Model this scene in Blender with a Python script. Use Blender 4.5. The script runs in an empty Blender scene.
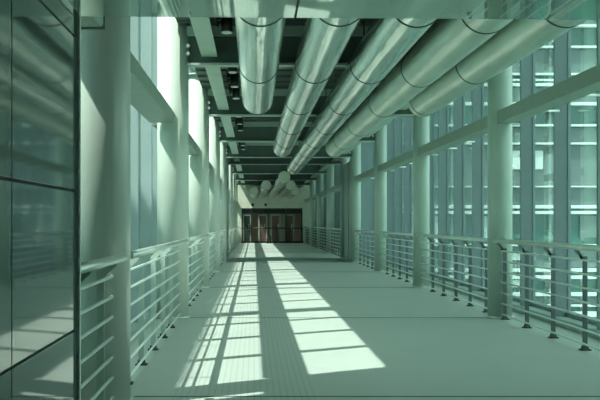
import bpy, bmesh, math, random
from mathutils import Vector, Matrix
random.seed(7)
C = bpy.context.scene.collection
h = 1.35                       # eye height; lateral and height figures below are in eye heights
F = 1000.0                     # focal length in pixels
def D(u): return u * F * h     # depth

# ------------------------------------------------------------------ materials
def mat(name, col, rough=0.5, metal=0.0, spec=0.5, noise=0.0, nscale=3.0, bump=0.0, bscale=20.0, stretch=(1, 1, 1), coat=0.0):
    m = bpy.data.materials.new(name); m.use_nodes = True
    nt = m.node_tree; b = nt.nodes['Principled BSDF']
    b.inputs['Base Color'].default_value = (*col, 1)
    b.inputs['Roughness'].default_value = rough
    b.inputs['Metallic'].default_value = metal
    b.inputs['Specular IOR Level'].default_value = spec
    b.inputs['Coat Weight'].default_value = coat
    b.inputs['Coat Roughness'].default_value = 0.12
    tc = nt.nodes.new('ShaderNodeTexCoord'); mp = nt.nodes.new('ShaderNodeMapping')
    mp.inputs['Scale'].default_value = stretch
    nt.links.new(tc.outputs['Object'], mp.inputs['Vector'])
    if noise > 0:
        n = nt.nodes.new('ShaderNodeTexNoise'); n.inputs['Scale'].default_value = nscale; n.inputs['Detail'].default_value = 4
        nt.links.new(mp.outputs[0], n.inputs['Vector'])
        r = nt.nodes.new('ShaderNodeMapRange'); r.inputs['From Min'].default_value = .3; r.inputs['From Max'].default_value = .7
        r.inputs['To Min'].default_value = 1 - noise; r.inputs['To Max'].default_value = 1 + noise
        nt.links.new(n.outputs['Fac'], r.inputs['Value'])
        mx = nt.nodes.new('ShaderNodeVectorMath'); mx.operation = 'SCALE'; mx.inputs[0].default_value = col
        nt.links.new(r.outputs[0], mx.inputs['Scale']); nt.links.new(mx.outputs[0], b.inputs['Base Color'])
    if bump > 0:
        n = nt.nodes.new('ShaderNodeTexNoise'); n.inputs['Scale'].default_value = bscale; n.inputs['Detail'].default_value = 3
        nt.links.new(mp.outputs[0], n.inputs['Vector'])
        bp = nt.nodes.new('ShaderNodeBump'); bp.inputs['Strength'].default_value = bump; bp.inputs['Distance'].default_value = 0.02
        nt.links.new(n.outputs['Fac'], bp.inputs['Height']); nt.links.new(bp.outputs[0], b.inputs['Normal'])
    return m

def glass(name, tint, fac_scale=1.0, milk=0.0, milkcol=(.6, .7, .65)):
    m = bpy.data.materials.new(name); m.use_nodes = True
    nt = m.node_tree; nt.nodes.clear()
    out = nt.nodes.new('ShaderNodeOutputMaterial')
    tr = nt.nodes.new('ShaderNodeBsdfTransparent'); tr.inputs[0].default_value = (*tint, 1)
    gl = nt.nodes.new('ShaderNodeBsdfGlossy'); gl.inputs['Roughness'].default_value = 0.02; gl.inputs[0].default_value = (.9, 1, .96, 1)
    lw = nt.nodes.new('ShaderNodeLayerWeight'); lw.inputs[0].default_value = .5
    pw = nt.nodes.new('ShaderNodeMath'); pw.operation = 'POWER'; pw.inputs[1].default_value = 5
    fr = nt.nodes.new('ShaderNodeMath'); fr.operation = 'MULTIPLY_ADD'; fr.inputs[1].default_value = .96; fr.inputs[2].default_value = .04
    nt.links.new(lw.outputs['Facing'], pw.inputs[0]); nt.links.new(pw.outputs[0], fr.inputs[0])
    ml = nt.nodes.new('ShaderNodeMath'); ml.operation = 'MULTIPLY'; ml.inputs[1].default_value = fac_scale; ml.use_clamp = True
    mx = nt.nodes.new('ShaderNodeMixShader')
    nt.links.new(fr.outputs[0], ml.inputs[0]); nt.links.new(ml.outputs[0], mx.inputs[0])
    if milk > 0:
        df = nt.nodes.new('ShaderNodeBsdfDiffuse'); df.inputs[0].default_value = (*milkcol, 1)
        m2 = nt.nodes.new('ShaderNodeMixShader'); m2.inputs[0].default_value = milk
        nt.links.new(tr.outputs[0], m2.inputs[1]); nt.links.new(df.outputs[0], m2.inputs[2]); nt.links.new(m2.outputs[0], mx.inputs[1])
    else:
        nt.links.new(tr.outputs[0], mx.inputs[1])
    nt.links.new(gl.outputs[0], mx.inputs[2]); nt.links.new(mx.outputs[0], out.inputs[0])
    return m

M = {}
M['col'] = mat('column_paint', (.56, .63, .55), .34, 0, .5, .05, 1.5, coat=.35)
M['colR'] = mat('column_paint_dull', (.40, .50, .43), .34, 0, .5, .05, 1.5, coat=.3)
M['beam'] = mat('beam_paint', (.25, .32, .26), .45, noise=.05)
M['beamlight'] = mat('beam_paint_light', (.46, .58, .48), .45, noise=.05)
M['flange'] = mat('flange_paint', (.42, .54, .46), .45, noise=.06)
M['web'] = mat('web_paint', (.10, .14, .12), .6, noise=.1)
M['deck'] = mat('deck_paint', (.10, .13, .112), .7, noise=.15)
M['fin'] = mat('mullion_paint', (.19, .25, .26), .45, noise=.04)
M['finLit'] = mat('mullion_paint_sunlit', (.34, .43, .43), .45, noise=.04)  # same mullions on the left, sunlight put into the colour
M['steel'] = mat('brushed_steel', (.72, .78, .72), .32, .55, noise=.08, nscale=8)
M['rod'] = mat('rod_steel', (.80, .88, .83), .35, .35)
M['postLit'] = mat('post_steel_lit', (.50, .60, .54), .5, .2)  # same posts on the left, their lit look put into the colour
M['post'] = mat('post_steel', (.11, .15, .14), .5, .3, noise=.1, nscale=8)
M['foot'] = mat('foot_cast_iron', (.03, .045, .04), .5, .2)
M['black'] = mat('black_metal', (.010, .014, .012), .5)
M['lens'] = mat('spotlight_lens', (.55, .66, .58), .2)
M['duct'] = mat('galvanised_duct', (.82, .92, .84), .16, .92, noise=.10, nscale=4, bump=.7, bscale=3.2, stretch=(2.2, .25, 2.2))
M['ductB'] = mat('galvanised_duct_matt', (.66, .74, .64), .33, .8, noise=.12, nscale=4, bump=.15, bscale=2.6, stretch=(2.2, .3, 2.2))
M['seam'] = mat('duct_seam', (.06, .09, .08), .5, .3)
M['cap'] = mat('duct_cap_metal', (.78, .82, .66), .5, .2, noise=.08)
M['wallpanel'] = mat('dark_gloss_panel', (.13, .18, .165), .05, 0, 1.0, noise=.1, nscale=.8)
M['joint'] = mat('joint_rubber', (.008, .012, .011), .6)
M['endwall'] = mat('end_wall_plaster', (.62, .64, .52), .7, noise=.08, nscale=2)
M['darkroom'] = mat('dark_lobby', (.30, .34, .28), .8)
M['doorframe'] = mat('door_frame_paint', (.30, .33, .26), .5)
M['redleaf'] = mat('door_leaf_red', (.11, .060, .048), .45)
M['darkleaf'] = mat('door_leaf_dark', (.03, .045, .04), .2)
M['panel'] = mat('pale_cladding', (.38, .49, .44), .5, noise=.04)
M['sill'] = mat('sill_stone', (.34, .43, .39), .55, noise=.06)
M['glass'] = glass('clear_glazing', (.90, .95, .92), 1.0)
M['glassR'] = glass('clear_glazing_tinted', (.76, .87, .83), 1.3)
M['glassS'] = glass('light_cut_roof_glass', (.45, .52, .49), 1.0)  # dark tint added to dim the light on the left column tops
M['canopy'] = glass('canopy_glass', (.86, .93, .89), 1.5, .42, (.72, .80, .70))
M['edge'] = mat('glass_edge', (.85, .95, .90), .3)
M['bfin'] = mat('facade_fin_metal', (.22, .30, .29), .4)
# exterior
M['bwhite'] = mat('white_spandrel', (.82, .90, .86), .5)
M['bgrey'] = mat('grey_cladding', (.15, .19, .185), .5, noise=.15, nscale=.3)
M['bteal'] = mat('teal_glass_wall', (.02, .115, .095), .15, 0, .9, noise=.5, nscale=.25, stretch=(1, 1, .3))
M['bpale'] = mat('pale_facade', (.50, .66, .64), .6, noise=.08, nscale=.4)
M['ground'] = mat('paving', (.30, .40, .37), .8, noise=.2, nscale=.3)

def floor_material():
    m = bpy.data.materials.new('deck_floor'); m.use_nodes = True
    nt = m.node_tree; b = nt.nodes['Principled BSDF']
    L = nt.links
    b.inputs['Roughness'].default_value = .42; b.inputs['Specular IOR Level'].default_value = .45
    tc = nt.nodes.new('ShaderNodeTexCoord')
    n = nt.nodes.new('ShaderNodeTexNoise'); n.inputs['Scale'].default_value = 1.2; n.inputs['Detail'].default_value = 6
    L.new(tc.outputs['Object'], n.inputs['Vector'])
    n2 = nt.nodes.new('ShaderNodeTexNoise'); n2.inputs['Scale'].default_value = 60; n2.inputs['Detail'].default_value = 2
    L.new(tc.outputs['Object'], n2.inputs['Vector'])
    r = nt.nodes.new('ShaderNodeMapRange'); r.inputs['To Min'].default_value = .93; r.inputs['To Max'].default_value = 1.07
    L.new(n.outputs['Fac'], r.inputs['Value'])
    r2 = nt.nodes.new('ShaderNodeMapRange'); r2.inputs['To Min'].default_value = .9; r2.inputs['To Max'].default_value = 1.1
    L.new(n2.outputs['Fac'], r2.inputs['Value'])
    mm = nt.nodes.new('ShaderNodeMath'); mm.operation = 'MULTIPLY'; L.new(r.outputs[0], mm.inputs[0]); L.new(r2.outputs[0], mm.inputs[1])
    # grooved boards down the left half: x between -0.62 and 0.50 m
    sx = nt.nodes.new('ShaderNodeSeparateXYZ'); L.new(tc.outputs['Object'], sx.inputs[0])
    g = nt.nodes.new('ShaderNodeMath'); g.operation = 'MULTIPLY'; g.inputs[1].default_value = 1 / .052; L.new(sx.outputs['X'], g.inputs[0])
    fr = nt.nodes.new('ShaderNodeMath'); fr.operation = 'FRACT'; L.new(g.outputs[0], fr.inputs[0])
    lt = nt.nodes.new('ShaderNodeMath'); lt.operation = 'LESS_THAN'; lt.inputs[1].default_value = .22; L.new(fr.outputs[0], lt.inputs[0])
    a = nt.nodes.new('ShaderNodeMath'); a.operation = 'GREATER_THAN'; a.inputs[1].default_value = -.62; L.new(sx.outputs['X'], a.inputs[0])
    c = nt.nodes.new('ShaderNodeMath'); c.operation = 'LESS_THAN'; c.inputs[1].default_value = .52; L.new(sx.outputs['X'], c.inputs[0])
    p = nt.nodes.new('ShaderNodeMath'); p.operation = 'MULTIPLY'; L.new(a.outputs[0], p.inputs[0]); L.new(c.outputs[0], p.inputs[1])
    q = nt.nodes.new('ShaderNodeMath'); q.operation = 'MULTIPLY'; L.new(p.outputs[0], q.inputs[0]); L.new(lt.outputs[0], q.inputs[1])
    k = nt.nodes.new('ShaderNodeMath'); k.operation = 'MULTIPLY_ADD'; k.inputs[1].default_value = -.17; k.inputs[2].default_value = 1; L.new(q.outputs[0], k.inputs[0])
    k2 = nt.nodes.new('ShaderNodeMath'); k2.operation = 'MULTIPLY'; L.new(k.outputs[0], k2.inputs[0]); L.new(mm.outputs[0], k2.inputs[1])
    sc = nt.nodes.new('ShaderNodeVectorMath'); sc.operation = 'SCALE'; sc.inputs[0].default_value = (.47, .52, .47)
    L.new(k2.outputs[0], sc.inputs['Scale']); L.new(sc.outputs[0], b.inputs['Base Color'])
    return m
M['floor'] = floor_material()

# ------------------------------------------------------------------ mesh helpers
def box(bm, x0, x1, y0, y1, z0, z1):
    v = [bm.verts.new(p) for p in ((x0,y0,z0),(x1,y0,z0),(x1,y1,z0),(x0,y1,z0),(x0,y0,z1),(x1,y0,z1),(x1,y1,z1),(x0,y1,z1))]
    for f in ((0,3,2,1),(4,5,6,7),(0,1,5,4),(1,2,6,5),(2,3,7,6),(3,0,4,7)): bm.faces.new([v[i] for i in f])
def tube(bm, a, b, r, n=16, r2=None, caps=True):
    a, b = Vector(a), Vector(b); r2 = r if r2 is None else r2
    d = (b - a).normalized(); up = Vector((0, 0, 1)) if abs(d.z) < .9 else Vector((0, 1, 0))
    s = d.cross(up).normalized(); t = s.cross(d)
    R1, R2 = [], []
    for i in range(n):
        w = s * math.cos(2*math.pi*i/n) + t * math.sin(2*math.pi*i/n)
        R1.append(bm.verts.new(a + w * r)); R2.append(bm.verts.new(b + w * r2))
    for i in range(n):
        f = bm.faces.new((R1[i], R1[(i+1) % n], R2[(i+1) % n], R2[i])); f.smooth = True
    if caps: bm.faces.new(R1[::-1]); bm.faces.new(R2)
def path_tube(bm, pts, r, n=12):
    for p, q in zip(pts, pts[1:]): tube(bm, p, q, r, n)
def prism(bm, poly, axis, a, b):     # polygon in the two other axes, extruded along axis
    def P(p, t): return {'x': (t, p[0], p[1]), 'y': (p[0], t, p[1]), 'z': (p[0], p[1], t)}[axis]
    A = [bm.verts.new(P(p, a)) for p in poly]; B = [bm.verts.new(P(p, b)) for p in poly]; n = len(poly)
    bm.faces.new(A[::-1]); bm.faces.new(B)
    for i in range(n): bm.faces.new((A[i], A[(i+1) % n], B[(i+1) % n], B[i]))
def make(name, bm, m, parent=None, loc=(0, 0, 0), bevel=0):
    if bevel:
        bmesh.ops.bevel(bm, geom=list(bm.edges), offset=bevel, segments=1, affect='EDGES', profile=.5)
    bmesh.ops.recalc_face_normals(bm, faces=bm.faces)
    me = bpy.data.meshes.new(name); bm.to_mesh(me); bm.free(); me.materials.append(M[m])
    o = bpy.data.objects.new(name, me); o.location = loc; C.objects.link(o)
    if parent: o.parent = parent
    return o
def tag(o, label, cat, group=None, kind=None):
    if label: o['label'] = label
    if cat: o['category'] = cat
    if group: o['group'] = group
    if kind: o['kind'] = kind
    return o
def empty(name, loc, label=None, cat=None, group=None, kind=None):
    o = bpy.data.objects.new(name, None); o.location = loc; o.empty_display_size = .2; C.objects.link(o)
    return tag(o, label, cat, group, kind)
def nb(): return bmesh.new()
def bx(name, m, dims, parent=None, loc=(0, 0, 0), bevel=0):
    b = nb(); box(b, *dims); return make(name, b, m, parent, loc, bevel)
ORD = ['first', 'second', 'third', 'fourth', 'fifth', 'sixth', 'seventh', 'eighth', 'ninth', 'tenth', 'eleventh', 'twelfth',
       'thirteenth', 'fourteenth', 'fifteenth', 'sixteenth', 'seventeenth', 'eighteenth', 'nineteenth', 'twentieth']

# ------------------------------------------------------------------ layout
XL, XR = -.85*h, 2.60*h          # column lines
RL, RR = .166*h, .128*h          # column radii
GL, GR = -1.21*h, 3.12*h         # glass lines
U = [.00555, .01055, .0155, .02045, .0254]
COL = [D(u) for u in U]
COL2 = [D(u) for u in (.0284, .0338, .0390, .0440)]
END = D(.0500)
S = COL[1] - COL[0]
Z = lambda a: h + a*h            # height from a figure above eye level
YL = D(.0050)                  # where the left glazing starts
TOPG = Z(2.95); DECK = Z(2.10)

# floor
bx('floor', 'floor', (GL-.1, GR+.1, -3.0, END, -.35, 0)).__setitem__('kind', 'structure')
n = 0
for y in [D(.00576)] + COL[1:] + COL2[1:]:
    bx('trim_%d' % (n+1), 'joint', (XL+.22, XR-.1, y-.009, y+.009, .0, .003)).__setitem__('kind', 'structure'); n += 1
# expansion joint plate across the deck
b = nb(); box(b, XL+.3, XR-.25, COL[4]+.5, COL2[0]-.2, 0, .012)
make('expansion_joint_plate', b, 'sill', bevel=.004)
tag(bpy.data.objects['expansion_joint_plate'], 'flat metal expansion joint plate across the floor at the doubled columns', 'floor plate')

# sills along the glass
for sd, x0, x1 in (('left', GL-.1, GL+.22), ('right', GR-.22, GR+.1)):
    s_ = bx('baseboard_'+sd, 'sill', (x0, x1, D(.0038), END, 0, .10), bevel=.01); s_['kind'] = 'structure'

# columns
def column(x, y, r, m, label, grp, top):
    t = empty('round_column', (x, y, 0), label, 'column', grp)
    b = nb(); tube(b, (0, 0, 0), (0, 0, top), r, 48); make('shaft', b, m, t)
    b = nb(); tube(b, (0, 0, 0), (0, 0, .03), r+.018, 48); make('base_ring', b, 'steel', t)
    b = nb(); tube(b, (0, 0, top-.04), (0, 0, top), r+.05, 32); make('head_plate', b, 'flange', t)
for i, y in enumerate(COL):
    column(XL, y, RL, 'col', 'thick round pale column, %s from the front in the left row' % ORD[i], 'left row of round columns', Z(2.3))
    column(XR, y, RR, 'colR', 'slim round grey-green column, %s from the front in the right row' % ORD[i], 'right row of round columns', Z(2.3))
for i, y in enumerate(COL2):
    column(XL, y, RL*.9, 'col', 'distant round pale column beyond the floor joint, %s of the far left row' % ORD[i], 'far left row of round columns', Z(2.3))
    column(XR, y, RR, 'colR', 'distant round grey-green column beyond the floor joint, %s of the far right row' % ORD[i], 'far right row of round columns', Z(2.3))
# pale cladding between the doubled columns
for sd, x, nm in (('left', XL, 'left'), ('right', XR, 'right')):
    y0, y1 = COL[4], COL2[0]
    t = empty('joint_cladding', (x, (y0+y1)/2, 0), 'pale vertical cladding between the doubled columns on the %s side' % sd, 'cladding')
    d = (y1-y0)/2 - RL - .03 if sd == 'left' else (y1-y0)/2 - RR - .03
    bx('cladding_panel', 'panel', (-.05, .05, -d, -.03, .02, Z(1.65)), t, bevel=.008)
    bx('cladding_panel', 'panel', (-.05, .05, .03, d, .02, Z(1.65)), t, bevel=.008)
    bx('cover_strip', 'beam', (-.07, .07, -.03, .03, .02, Z(1.65)), t)

# transom beams between the columns
def transom(sd, y0, y1, label, grp):
    if sd == 'left': xi, xo, m, r = XL+.02, XL-.31, 'beam', RL
    else: xi, xo, m, r = XR-.08, XR+.17, 'beam', RR
    yc = (y0+y1)/2
    t = empty('transom_beam', ((xi+xo)/2, yc, Z(1.04)), label, 'beam', grp)
    w = abs(xi-xo)/2; l = (y1-y0)/2 - .02
    bx('hollow_section', m, (-w, w, -l, l, 0, .13*h), t, bevel=.006)
    gx = (GL+.14 if sd == 'left' else GR-.14) - (xi+xo)/2
    sg = -1 if sd == 'left' else 1
    for j in range(4):
        yy = y0 + (j+.5)*(y1-y0)/4 - yc
        b = nb(); tube(b, (sg*w, yy, .09), (gx, yy, .09), .016, 10); tube(b, (sg*w, yy, .09), (sg*(w+.02), yy, .09), .04, 12)
        make('glazing_bracket', b, 'steel', t)
y0s = [D(.0038)] + COL
for i in range(5):
    a, c = y0s[i], y0s[i+1]
    aa = a if i == 0 else a + RL*.9
    if i: transom('left', aa, c-RL*.9, 'horizontal steel transom beam, %s bay from the front along the left windows' % ORD[i], 'left transom beams')
    aa = a if i == 0 else a + RR*.7
    transom('right', aa, c-RR*.7, 'horizontal steel transom beam, %s bay from the front along the right windows' % ORD[i], 'right transom beams')
f2 = COL2 + [END]
for i in range(4):
    a, c = f2[i], f2[i+1]
    transom('left', a+RL*.8, c-(RL*.8 if i < 3 else .02), 'distant left transom beam, %s bay beyond the floor joint' % ORD[i], 'far left transom beams')
    transom('right', a+RR*.6, c-(RR*.6 if i < 3 else .02), 'distant right transom beam, %s bay beyond the floor joint' % ORD[i], 'far right transom beams')

# glazing
wn = 0
def window(sd, y0, y1, nm=4, TOPG=TOPG):
    global wn
    wn += 1
    x = GL if sd == 'left' else GR; sg = 1 if sd == 'left' else -1
    t = empty('window_%d' % wn, (x, (y0+y1)/2, .1), kind='structure')
    l = (y1-y0)/2; st = 2*l/nm; top = TOPG-.1
    for j in range(nm):
        ya = -l + j*st
        b = nb(); box(b, -.012, .012, ya+.02, ya+st-.02, .02, top-.02); make('pane', b, 'glass' if sd == 'left' else 'glassR', t)
        yc = ya + st*.5
    for j in range(nm):
        ym = -l + (j+.5)*st + (0)
    # mullions stand at the quarter points, half a module off the columns
    for j in range(nm+1):
        ym = -l + j*st
        if j == nm and not (y1 > END-.1 or abs(y1-COL[4]) < .1): continue
        b = nb(); xs = sorted((sg*.012, sg*.185)); box(b, xs[0], xs[1], ym-.025, ym+.025, 0, top)
        box(b, -.03 if sg > 0 else -.012, .012 if sg > 0 else .03, ym-.035, ym+.035, 0, top)
        make('mullion', b, 'finLit' if sd == 'left' else 'fin', t)
    for zz in (0, top-.06):
        b = nb(); box(b, -.03, .03, -l, l, zz, zz+.05); make('rail', b, 'fin', t)
half = S/8
ys = [COL[0]-half-S/4] + [c+half*1.0 for c in COL[:4]]
edges = [3.55] + [c + half for c in COL[:4]]
# bay boundaries sit half a module past each column so mullions miss the columns
window('left', YL, COL[0], 1, Z(1.40))
window('right', COL[0]-half-S/4*1, COL[0]+half, 2)
for i in range(4):
    window('left', COL[i], COL[i+1], 4); window('right', COL[i]+half, COL[i+1]+half, 4)
for i in range(3):
    window('left', COL2[i], COL2[i+1], 4); window('right', COL2[i]+half, COL2[i+1]+half, 4)
window('right', COL[4]+half, COL2[0]+half, 3)
window('left', COL2[3], END, 3); window('right', COL2[3]+half, END, 4)
# solid walls at the near end and at the joint
Y0 = COL[0]-half-S/4
for nm, x0, x1 in (('wall_left', GL-.1, GL+.1), ('wall_right', GR-.1, GR+.1)):
    b = nb(); box(b, x0, x1, -3.0, (YL if nm == 'wall_left' else Y0)-.03, 0, TOPG)
    if nm == 'wall_left': box(b, x0, x1, YL-.03, COL[0]-.03, Z(1.41), TOPG)
    if nm == 'wall_left': box(b, x0, x1, COL[4]+.04, COL2[0]-.04, 0, TOPG)
    make(nm, b, 'panel')['kind'] = 'structure'

# ceiling: dark deck in the middle, glazed left edge, opaque right edge
b = nb(); box(b, -.80*h, 2.68*h, Y0+.05, END, DECK, DECK+.12)
for k in range(1, 60):   # profiled ribs of the sheet
    y = Y0 + k*.75
    if y < END: box(b, -.79*h, 2.66*h, y-.03, y+.03, DECK-.04, DECK)
make('ceiling', b, 'deck')['kind'] = 'structure'
for nm, xa, xb in (('window_%d', -.80*h, GL), ('window_%d', 2.68*h, GR)):
    wn += 1
    b = nb(); za, zb = DECK+.12, TOPG
    ya_ = COL[0] if xb == GL else Y0
    v = [b.verts.new(p) for p in ((xa, ya_, za), (xb, ya_, zb), (xb, END, zb), (xa, END, za))]; b.faces.new(v)
    r = bmesh.ops.extrude_face_region(b, geom=list(b.faces)); 
    for g in r['geom']:
        if isinstance(g, bmesh.types.BMVert): g.co.z += .02
    if xb == GL: make(nm % wn, b, 'glassS')['kind'] = 'structure'
    else: make('ceiling_shade_right', b, 'panel')['kind'] = 'structure'  # opaque strip added to keep roof light off the right side
# lobby roof above the near end keeps the sun out of it
b = nb(); box(b, GL-.1, GR+.1, -3.0, Y0+.0, Z(2.3), Z(2.3)+.15); box(b, GL-.1, -.93*h, Y0, COL[0], Z(2.3), Z(2.3)+.15); make('ceiling_lobby', b, 'deck')['kind'] = 'structure'
b = nb(); box(b, GL-.1, GR+.1, -3.15, -3.0, 0, TOPG); make('wall_back', b, 'panel')['kind'] = 'structure'

# edge beams
def edge_beam(x0, x1, y0, y1, m, label):
    t = empty('edge_beam', ((x0+x1)/2, (y0+y1)/2, Z(1.75)), label, 'beam', 'long edge beams under the ceiling')
    w = (x1-x0)/2; l = (y1-y0)/2
    bx('lower_flange', m, (-w, w, -l, l, 0, .03), t)
    bx('web_plate', m, (-.03, .03, -l, l, .03, DECK-Z(1.75)-.05), t)
edge_beam(-.545*h, -.38*h, Y0, COL[4]+.9, 'beamlight', 'long pale edge beam running along the left side of the near ceiling')
edge_beam(2.20*h, 2.36*h, Y0, COL[4]+.9, 'beamlight', 'long grey edge beam running along the right side of the near ceiling')
edge_beam(-.545*h, -.38*h, COL2[0]-.9, END-.02, 'beamlight', 'distant left edge beam beyond the floor joint')
edge_beam(2.20*h, 2.36*h, COL2[0]-.9, END-.02, 'beam', 'distant right edge beam beyond the floor joint')

# cross beams
def cross_beam(y, label):
    t = empty('cross_beam', ((XL+XR)/2, y, Z(1.655)), label, 'beam', 'cross beams under the ceiling')
    w = (XR-XL)/2
    a = RL*.75
    bx('lower_flange', 'flange', (-w+a, w-a, -.10, .10, 0, .032), t)
    bx('web_plate', 'web', (-w+a, w-a, -.012, .012, .032, DECK-Z(1.655)-.18), t)
    bx('upper_flange', 'flange', (-w+a, w-a, -.10, .10, DECK-Z(1.655)-.18, DECK-Z(1.655)-.05), t)
    for sx, px in ((1, -w+a), (-1, w-a)):
        for kz in (.16, .27):
            b = nb(); tube(b, (px+sx*.05, -.10, kz), (px+sx*.05, -.02, kz), .012, 8); tube(b, (px+sx*.05, -.13, kz), (px+sx*.05, -.09, kz), .028, 12)
            make('bolt', b, 'steel', t)
for i, y in enumerate(COL):
    cross_beam(y, 'steel cross beam under the dark ceiling, %s from the front' % ORD[i])
for i, y in enumerate(COL2):
    cross_beam(y, 'distant steel cross beam, %s beyond the floor joint' % ORD[i])
# light purlin between cross beams
def purlin(y, label):
    b = nb(); box(b, -.42*h, 2.2*h, y-.045, y+.045, DECK-.12, DECK-.05)
    tag(make('purlin', b, 'beam', bevel=.008), label, 'beam', 'purlins under the ceiling')
for i in range(4):
    purlin((COL[i]+COL[i+1])/2, 'slim purlin midway between the %s and %s cross beams' % (ORD[i], ORD[i+1]))
for i in range(3):
    purlin((COL2[i]+COL2[i+1])/2, 'slim distant purlin, %s beyond the floor joint' % ORD[i])

# ------------------------------------------------------------------ spotlights
def make_spot(label, x, y, side):
    t = empty('ceiling_spotlight', (x, y, Z(1.79)), label, 'spotlight', 'spotlights along the %s edge beam' % side)
    s = -1 if side == 'left' else 1
    b = nb(); tube(b, (0, 0, .01), (0, .02, .25), .074, 20); make('lamp_body', b, 'black', t)
    b = nb(); tube(b, (0, -.001, 0), (0, 0, .012), .068, 20); make('lens', b, 'lens', t)
    b = nb(); box(b, min(0, s*.13), max(0, s*.13), .01, .03, .12, .15); box(b, s*.12-.01, s*.12+.01, -.02, .06, .08, .24); make('bracket', b, 'black', t)
    b = nb(); box(b, s*.11-.03, s*.11+.03, -.07, .07, .16, .27); make('control_gear', b, 'black', t)
    return t
for j in range(14):
    y = COL[1] - S*.227 + S/4*j + (.12 if j % 4 == 1 else 0)
    make_spot('black ceiling spotlight, %s from the front along the left edge beam' % ORD[j], -.25*h, y, 'left')
    make_spot('black ceiling spotlight, %s from the front along the right edge beam' % ORD[j], 2.06*h, y, 'right')

# ------------------------------------------------------------------ ducts
CY = 1.5; R_ = .186*h
def duct(cx, cy, y0, y1, rings, m, label, nearcap='cap', farcap='cap'):
    t = empty('air_duct', (cx*h, (y0+y1)/2, Z(cy)), label, 'duct', 'round air ducts under the ceiling')
    o = (y0+y1)/2
    b = nb(); tube(b, (0, y0-o, 0), (0, y1-o, 0), R_, 56, caps=False); make('duct_pipe', b, m, t)
    b = nb(); tube(b, (0, y1-o-.015, 0), (0, y1-o, 0), R_-.004, 56); make('end_cap', b, farcap, t)
    b = nb(); tube(b, (0, y0-o, 0), (0, y0-o+.015, 0), R_-.004, 56); make('end_cap', b, nearcap, t)
    for y in rings:
        if y0 < y < y1:
            b = nb(); tube(b, (0, y-o-.011, 0), (0, y-o+.011, 0), R_+.006, 56); make('flange_ring', b, 'seam', t)
    y = y0+1.2
    while y < y1-.3:
        b = nb(); tube(b, (0, y-o, R_-.02), (0, y-o, DECK-Z(cy)-.02), .01, 8); make('hanger_rod', b, 'seam', t); y += 2.35
CXS = [.05, .575, 1.10, 1.615, 2.10]
near = D(.0021)
spec = [(D(.0122), 'first duct from the left, ending just past the second columns'),
        (D(.0199), 'second duct from the left, running on to the fourth columns'),
        (D(.0272), 'middle duct, the longest, running to the floor joint'),
        (D(.0199), 'fourth duct from the left, running on to the fourth columns'),
        (D(.0124), 'rightmost duct, ending above the right windows past the second columns')]
for cx, (ye, lb) in zip(CXS, spec):
    off = [0, 0, .05, .35, .05][CXS.index(cx)]
    duct(cx, CY, near, ye, [D(.00668 + .00273*j) + off for j in range(-1, 9)], 'ductB' if cx > 1.5 else 'duct', 'round galvanised ' + lb)
for cx, u, nm in zip([.02, .47, .94, 1.38, 1.80], [.0435, .037, .0305, .037, .0435], ORD):
    duct(cx, 1.40, D(u), END, [D(u)+1.5+2.4*j for j in range(6)], 'duct' if cx > .1 else 'ductB',
         'distant duct piercing the end wall, %s from the left of the far set' % nm)

# ------------------------------------------------------------------ railings
RZ = [-.290 - .109*j for j in range(7)]
def railing(sd, y0, y1, label, grp, npost=6, far=False):
    sg = 1 if sd == 'left' else -1             # towards the walkway
    xp = -.79*h if sd == 'left' else 2.605*h    # post line
    yc = (y0+y1)/2; l = (y1-y0)/2
    t = empty('steel_railing', (xp, yc, 0), label, 'railing', grp)
    hx = sg*.085*h
    b = nb(); tube(b, (hx, -l, Z(-.185)), (hx, l, Z(-.185)), .031, 20); make('handrail', b, 'steel', t)
    for z in RZ:
        b = nb(); tube(b, (sg*.035, -l, Z(z)), (sg*.035, l, Z(z)), .0115, 10); make('rod', b, 'rod', t)
    st = S/6
    ysx = []
    y = -l + .72
    while y < l-.1: ysx.append(y); y += st
    for y in ysx:
        b = nb(); box(b, -.026, .026, y-.007, y+.007, 0, Z(-.26)); pm = 'postLit' if sd == 'left' else 'post'; p = make('post', b, pm, t, bevel=.002)
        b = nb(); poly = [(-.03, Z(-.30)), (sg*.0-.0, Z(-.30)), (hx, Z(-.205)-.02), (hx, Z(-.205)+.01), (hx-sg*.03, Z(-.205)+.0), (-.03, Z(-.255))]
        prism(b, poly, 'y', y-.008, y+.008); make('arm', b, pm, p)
        b = nb(); box(b, -.055, .055, y-.05, y+.05, 0, .014); q = make('foot_plate', b, 'foot', p, bevel=.003)
        b = nb(); prism(b, [(y-.045, .01), (y+.045, .01), (y, .05)], 'x', -.035, .035); make('gusset', b, 'foot', p)
def rr(r, dx):
    return math.sqrt(max(r*r-dx*dx, 0)) + .004
cl = rr(RL, .0)
for sd, r in (('left', RL), ('right', RR)):
    gap = r*.80 if sd == 'left' else r*.85
    prev = D(.0038)
    for i, c in enumerate(COL):
        railing(sd, prev, c-gap, 'steel rod railing with round handrail, %s bay from the front on the %s' % (ORD[i], sd), '%s side railings' % sd)
        prev = c+gap
    prev = COL2[0]+gap
    for i, c in enumerate(COL2[1:]+[END-.02]):
        railing(sd, prev, c-(gap if i < 3 else 0), 'distant steel rod railing on the %s, %s bay beyond the floor joint' % (sd, ORD[i]), 'far %s side railings' % sd)
        prev = c+gap

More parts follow.
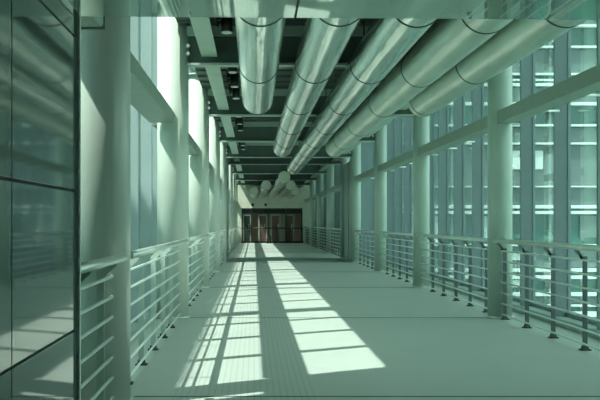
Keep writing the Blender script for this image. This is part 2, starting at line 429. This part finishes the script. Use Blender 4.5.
# ------------------------------------------------------------------ glossy side panelling at the near left
PX = -.655*h; PD = D(.00371)
t = empty('side_panelling', (PX, PD, 0), 'dark glossy reflective wall panelling filling the left edge of the view', 'wall panelling')
zs = [0.0, Z(-.393), Z(.118), Z(.683), Z(.80)]
yv = [0, -(PD-D(.00271)), -2*(PD-D(.00271)), -3*(PD-D(.00271)), -4*(PD-D(.00271))]
for a in range(4):
    for c in range(len(yv)-1):
        b = nb(); g = .006
        box(b, -.04, 0, yv[c+1]+g, yv[c]-g, zs[a]+g, zs[a+1]-g); make('gloss_panel', b, 'wallpanel', t, bevel=.002)
bx('backing_frame', 'joint', (-.10, -.012, yv[-1], -.005, 0, zs[-1]), t)
bx('steel_end_trim', 'edge', (-.03, .016, -.012, .022, 0, zs[-1]), t)
for z in (Z(.19), Z(-.14), Z(.05), Z(-.03)):
    bx('glass_clip', 'steel', (-.04, .012, -.03, .03, z-.012, z+.012), t)
# glass canopy
CZ = Z(.765)
t = empty('glass_canopy', (0, PD, CZ), 'milky glass canopy panels overhead along the top of the view', 'canopy')
jx = .2024*.765*h
def slab(xa, xb, m, name, z0=0, z1=.012, ya=-PD-.5):
    b = nb(); yf = lambda x: -.01 + .11*(x+.9)/3.4
    p = [(xa, ya), (xb, ya), (xb, yf(xb)), (xa, yf(xa))]
    v0 = [b.verts.new((x, y, z0)) for x, y in p]; v1 = [b.verts.new((x, y, z1)) for x, y in p]
    b.faces.new(v0[::-1]); b.faces.new(v1)
    for i in range(4): b.faces.new((v0[i], v0[(i+1) % 4], v1[(i+1) % 4], v1[i]))
    return make(name, b, m, t)
slab(PX+.02, jx-.006, 'canopy', 'canopy_pane')
slab(jx+.006, jx+2.1, 'canopy', 'canopy_pane')
slab(jx+2.112, GR-.1, 'canopy', 'canopy_pane')
slab(jx-.006, jx+.006, 'joint', 'joint_seal')
slab(jx+2.1, jx+2.112, 'joint', 'joint_seal')
# stub beam on the panel end
t = empty('stub_beam', (-.70*h, D(.0040), Z(.84)), 'short grey steel stub beam at the top of the nearest left column', 'beam')
bx('beam_body', 'beamlight', (-.09, .075, -.38, .40, 0, .20), t, bevel=.012)
bx('end_plate', 'flange', (-.10, .085, .40, .42, -.01, .21), t)

# ------------------------------------------------------------------ end wall and lobby
dl, dr = -.60*h, 2.45*h; dz = Z(.74)
b = nb()
box(b, GL-.1, dl, END, END+.25, 0, TOPG); box(b, dr, GR+.1, END, END+.25, 0, TOPG); box(b, dl, dr, END, END+.25, dz, TOPG)
make('wall_end', b, 'endwall')['kind'] = 'structure'
b = nb()
box(b, dl-.2, dr+.2, END+5, END+5.1, 0, dz+.3); box(b, dl-.3, dl-.2, END+.25, END+5, 0, dz+.3); box(b, dr+.2, dr+.3, END+.25, END+5, 0, dz+.3)
box(b, dl-.3, dr+.3, END+.25, END+5.1, dz+.3, dz+.4); box(b, dl-.3, dr+.3, END, END+5.1, -.2, 0)
make('wall_lobby', b, 'darkroom')['kind'] = 'structure'
dn = 0
pitch = (dr-dl)/4.6
for k_, (px0, px1, m) in enumerate(((244, 250, 'darkleaf'), (259.5, 266, 'redleaf'), (272, 279.5, 'redleaf'), (285, 293, 'redleaf'))):
    x0 = (px0-253.5)/20*h; x1 = (px1-253.5)/20*h; dn += 1
    t = empty('door_%d' % dn, ((x0+x1)/2, END+.1, 0), kind='structure'); w = (x1-x0)/2
    bx('door_leaf', m, (-w, w, 0, .04, .02, Z(.36)), t)
    b = nb(); f = .085
    box(b, -w-f, -w, -.05, .06, 0, Z(.42)); box(b, w, w+f, -.05, .06, 0, Z(.42)); box(b, -w, w, -.05, .06, Z(.36), Z(.42))
    make('door_frame', b, 'doorframe', t)
    bx('door_handle', 'steel', (w-.10, w-.07, -.06, -.03, .9, 1.3), t)
n += 1
b = nb()
for x in (dl+.05, 1.0, 2.2, dr-.05, -.15): box(b, x-.04, x+.04, END+.02, END+.10, 0, dz)
box(b, dl, dr, END+.02, END+.10, dz-.08, dz); box(b, dl, dr, END+.02, END+.10, Z(.46), Z(.50)); box(b, dl, dr, END+.02, END+.10, 0, .10)
make('trim_%d' % n, b, 'foot')['kind'] = 'structure'
wn += 1
bx('window_%d' % wn, 'darkleaf', (dl, dr, END+.16, END+.18, Z(.50), dz))['kind'] = 'structure'
for x in (-.05, .82):
    b = nb(); tube(b, (x, END-.14, Z(.92)), (x, END, Z(.92)), .09, 20); box(b, x-.05, x+.05, END-.05, END, Z(.92)-.12, Z(.92)-.02)
    tag(make('wall_speaker', b, 'black'), 'small black wall speaker above the end doors, %s one' % ('left' if x < .5 else 'right'), 'speaker', 'wall speakers above the end doors')
# barrier in front of doors
t = empty('safety_barrier', (.9, END-1.0, 0), 'dark handrail barrier standing across the front of the end doors', 'barrier')
b = nb(); tube(b, (dl-.9, 0, 1.0), (dr-.9, 0, 1.0), .04, 12); make('top_rail', b, 'black', t)
for x in (dl-.85, -.35, .6, 1.5, dr-.95):
    b = nb(); tube(b, (x, 0, 0), (x, 0, 1.0), .025, 10); make('post', b, 'black', t)
bx('kick_plate', 'black', (dl-.9, dr-.9, -.02, .02, .02, .14), t)
for x, w in ((.92, 'left'), (1.12, 'right')):
    b = nb(); tube(b, (x, END-1.6, 0), (x, END-1.6, .50), .06, 14); tube(b, (x, END-1.6, 0), (x, END-1.6, .03), .09, 14); tube(b, (x, END-1.6, .50), (x, END-1.6, .54), .07, 14, .03)
    tag(make('floor_bollard', b, 'black'), 'small dark bollard before the end doors, %s of the pair' % w, 'bollard', 'pair of dark bollards')

t = empty('lobby_fill_lamp', (.9, END+1.6, dz+.24), 'unseen lamp added to light the lobby behind the end doors', 'lamp')  # hidden fill light, added to brighten the dark lobby
b = nb(); tube(b, (0, 0, 0), (0, 0, .05), .22, 24); make('fill_housing', b, 'black', t)
ld = bpy.data.lights.new('fill_light', 'AREA'); ld.shape = 'DISK'; ld.size = .4; ld.energy = 14; ld.color = (1, .93, .75)
lo = bpy.data.objects.new('fill_light', ld); lo.location = (0, 0, -.02); lo.parent = t; C.objects.link(lo)

# ------------------------------------------------------------------ outside
bx('ground', 'ground', (-90, 120, -60, 160, -9.2, -9.0))['kind'] = 'structure'
# added building on the left: its roof edge sets the lower limit of the sunlight
X1 = -8.0; top = ((-X1/h - .44)/.555)*h
t = empty('sun_block_building', (X1, 25, -9), 'pale building added outside the left windows to block low sun', 'building', None)
bx('facade_wall', 'bpale', (-9, 0, -45, 90, 0, top+9), t)
z = .6
while z < top+6.2:
    bx('window_band', 'bteal', (-.01, .04, -44, 89, z+1.2, z+2.3), t); z += 3.4
# glazed building ahead on the right
BY = 43.0; BX = 6.2
t = empty('glass_building', (BX, BY, -9), 'teal glass office building with white floor bands outside the right windows', 'building')
bx('curtain_wall', 'bteal', (0, 34, 0, 30, 0, 28), t)
def zpix(y): return h + (223-y)/F*BY + 9
for ya, yb in ((8, 10), (26, 28), (47, 49), (74, 76), (80, 82), (84, 87), (103, 106), (125, 127), (143, 145), (186, 187.5), (205, 208.5), (211, 214), (244, 246), (268, 271.5), (275, 278.5), (292, 295.5), (304, 306), (311, 316)):
    bx('floor_band', 'bwhite', (-.35, 34, -.35, 30, zpix(yb), zpix(ya)), t)
for ya, yb in ((11, 25), (50, 73), (88, 102), (128, 142), (146, 185), (188, 204), (247, 267), (296, 303)):
    bx('spandrel', 'bgrey', (-.12, 34, -.12, 30, zpix(yb), zpix(ya)), t)
for i in range(12): bx('side_panel', 'bpale', (-.16, .02, 1.9+i*2.4, 2.9+i*2.4, 0, 28), t)
rg = random.Random(3)
for ya, yb in ((29, 47), (107, 125), (215, 243), (279, 291), (251, 266), (150, 184)):
    for i in range(22):
        if rg.random() < .42:
            xa = .3 + i*1.5
            bx('window_blind', rg.choice(['bpale', 'bgrey', 'bwhite']), (xa, xa+rg.choice([.6, 1.1, 1.4]), -.16, .02, zpix(yb-rg.uniform(0, .5)*(yb-ya)), zpix(ya+1)), t)
for i in range(16):
    b = nb(); xx = .2+i*2.1
    box(b, xx-.05, xx+.05, -.20, -.0, 0, 28); make('facade_fin', b, 'bfin', t)
for i in range(12):
    b = nb(); yy = 1.2+i*2.4
    box(b, -.25, -.1, yy-.06, yy+.06, 0, 28); make('facade_fin', b, 'bfin', t)

# ------------------------------------------------------------------ light
w = bpy.data.worlds.new('World'); bpy.context.scene.world = w; w.use_nodes = True
nt = w.node_tree; bg = nt.nodes['Background']
sky = nt.nodes.new('ShaderNodeTexSky'); sky.sky_type = 'NISHITA'; sky.sun_disc = False
sd = Vector((.555, .555*.000641*F, -1)).normalized()
sky.sun_elevation = math.asin(-sd.z); sky.sun_rotation = math.atan2(-sd.x, -sd.y)
sky.air_density = 1.2; sky.dust_density = 3.0
mxc = nt.nodes.new('ShaderNodeMix'); mxc.data_type = 'RGBA'; mxc.inputs[0].default_value = .75
nt.links.new(sky.outputs[0], mxc.inputs[6]); mxc.inputs[7].default_value = (6.6, 7.7, 7.5, 1)
nt.links.new(mxc.outputs[2], bg.inputs[0]); bg.inputs[1].default_value = .25
sun = bpy.data.lights.new('sun', 'SUN'); sun.energy = 5.4; sun.angle = math.radians(.55); sun.color = (1, 1, .96)
so = bpy.data.objects.new('sun', sun); C.objects.link(so); so.rotation_euler = sd.to_track_quat('-Z', 'Y').to_euler()

# ------------------------------------------------------------------ camera
cam = bpy.data.cameras.new('camera'); co = bpy.data.objects.new('camera', cam); C.objects.link(co)
co.location = (0, 0, h); co.rotation_euler = (math.pi/2, 0, 0)
cam.sensor_width = 36; cam.lens = F*36/600; cam.shift_x = (300-253.5)/600; cam.shift_y = (223-200)/600; cam.clip_end = 500
sc = bpy.context.scene; sc.camera = co
sc.view_settings.view_transform = 'Standard'; sc.view_settings.look = 'None'; sc.view_settings.gamma = 1; sc.view_settings.exposure = 0.67
sc.cycles.max_bounces = 10; sc.cycles.transparent_max_bounces = 24
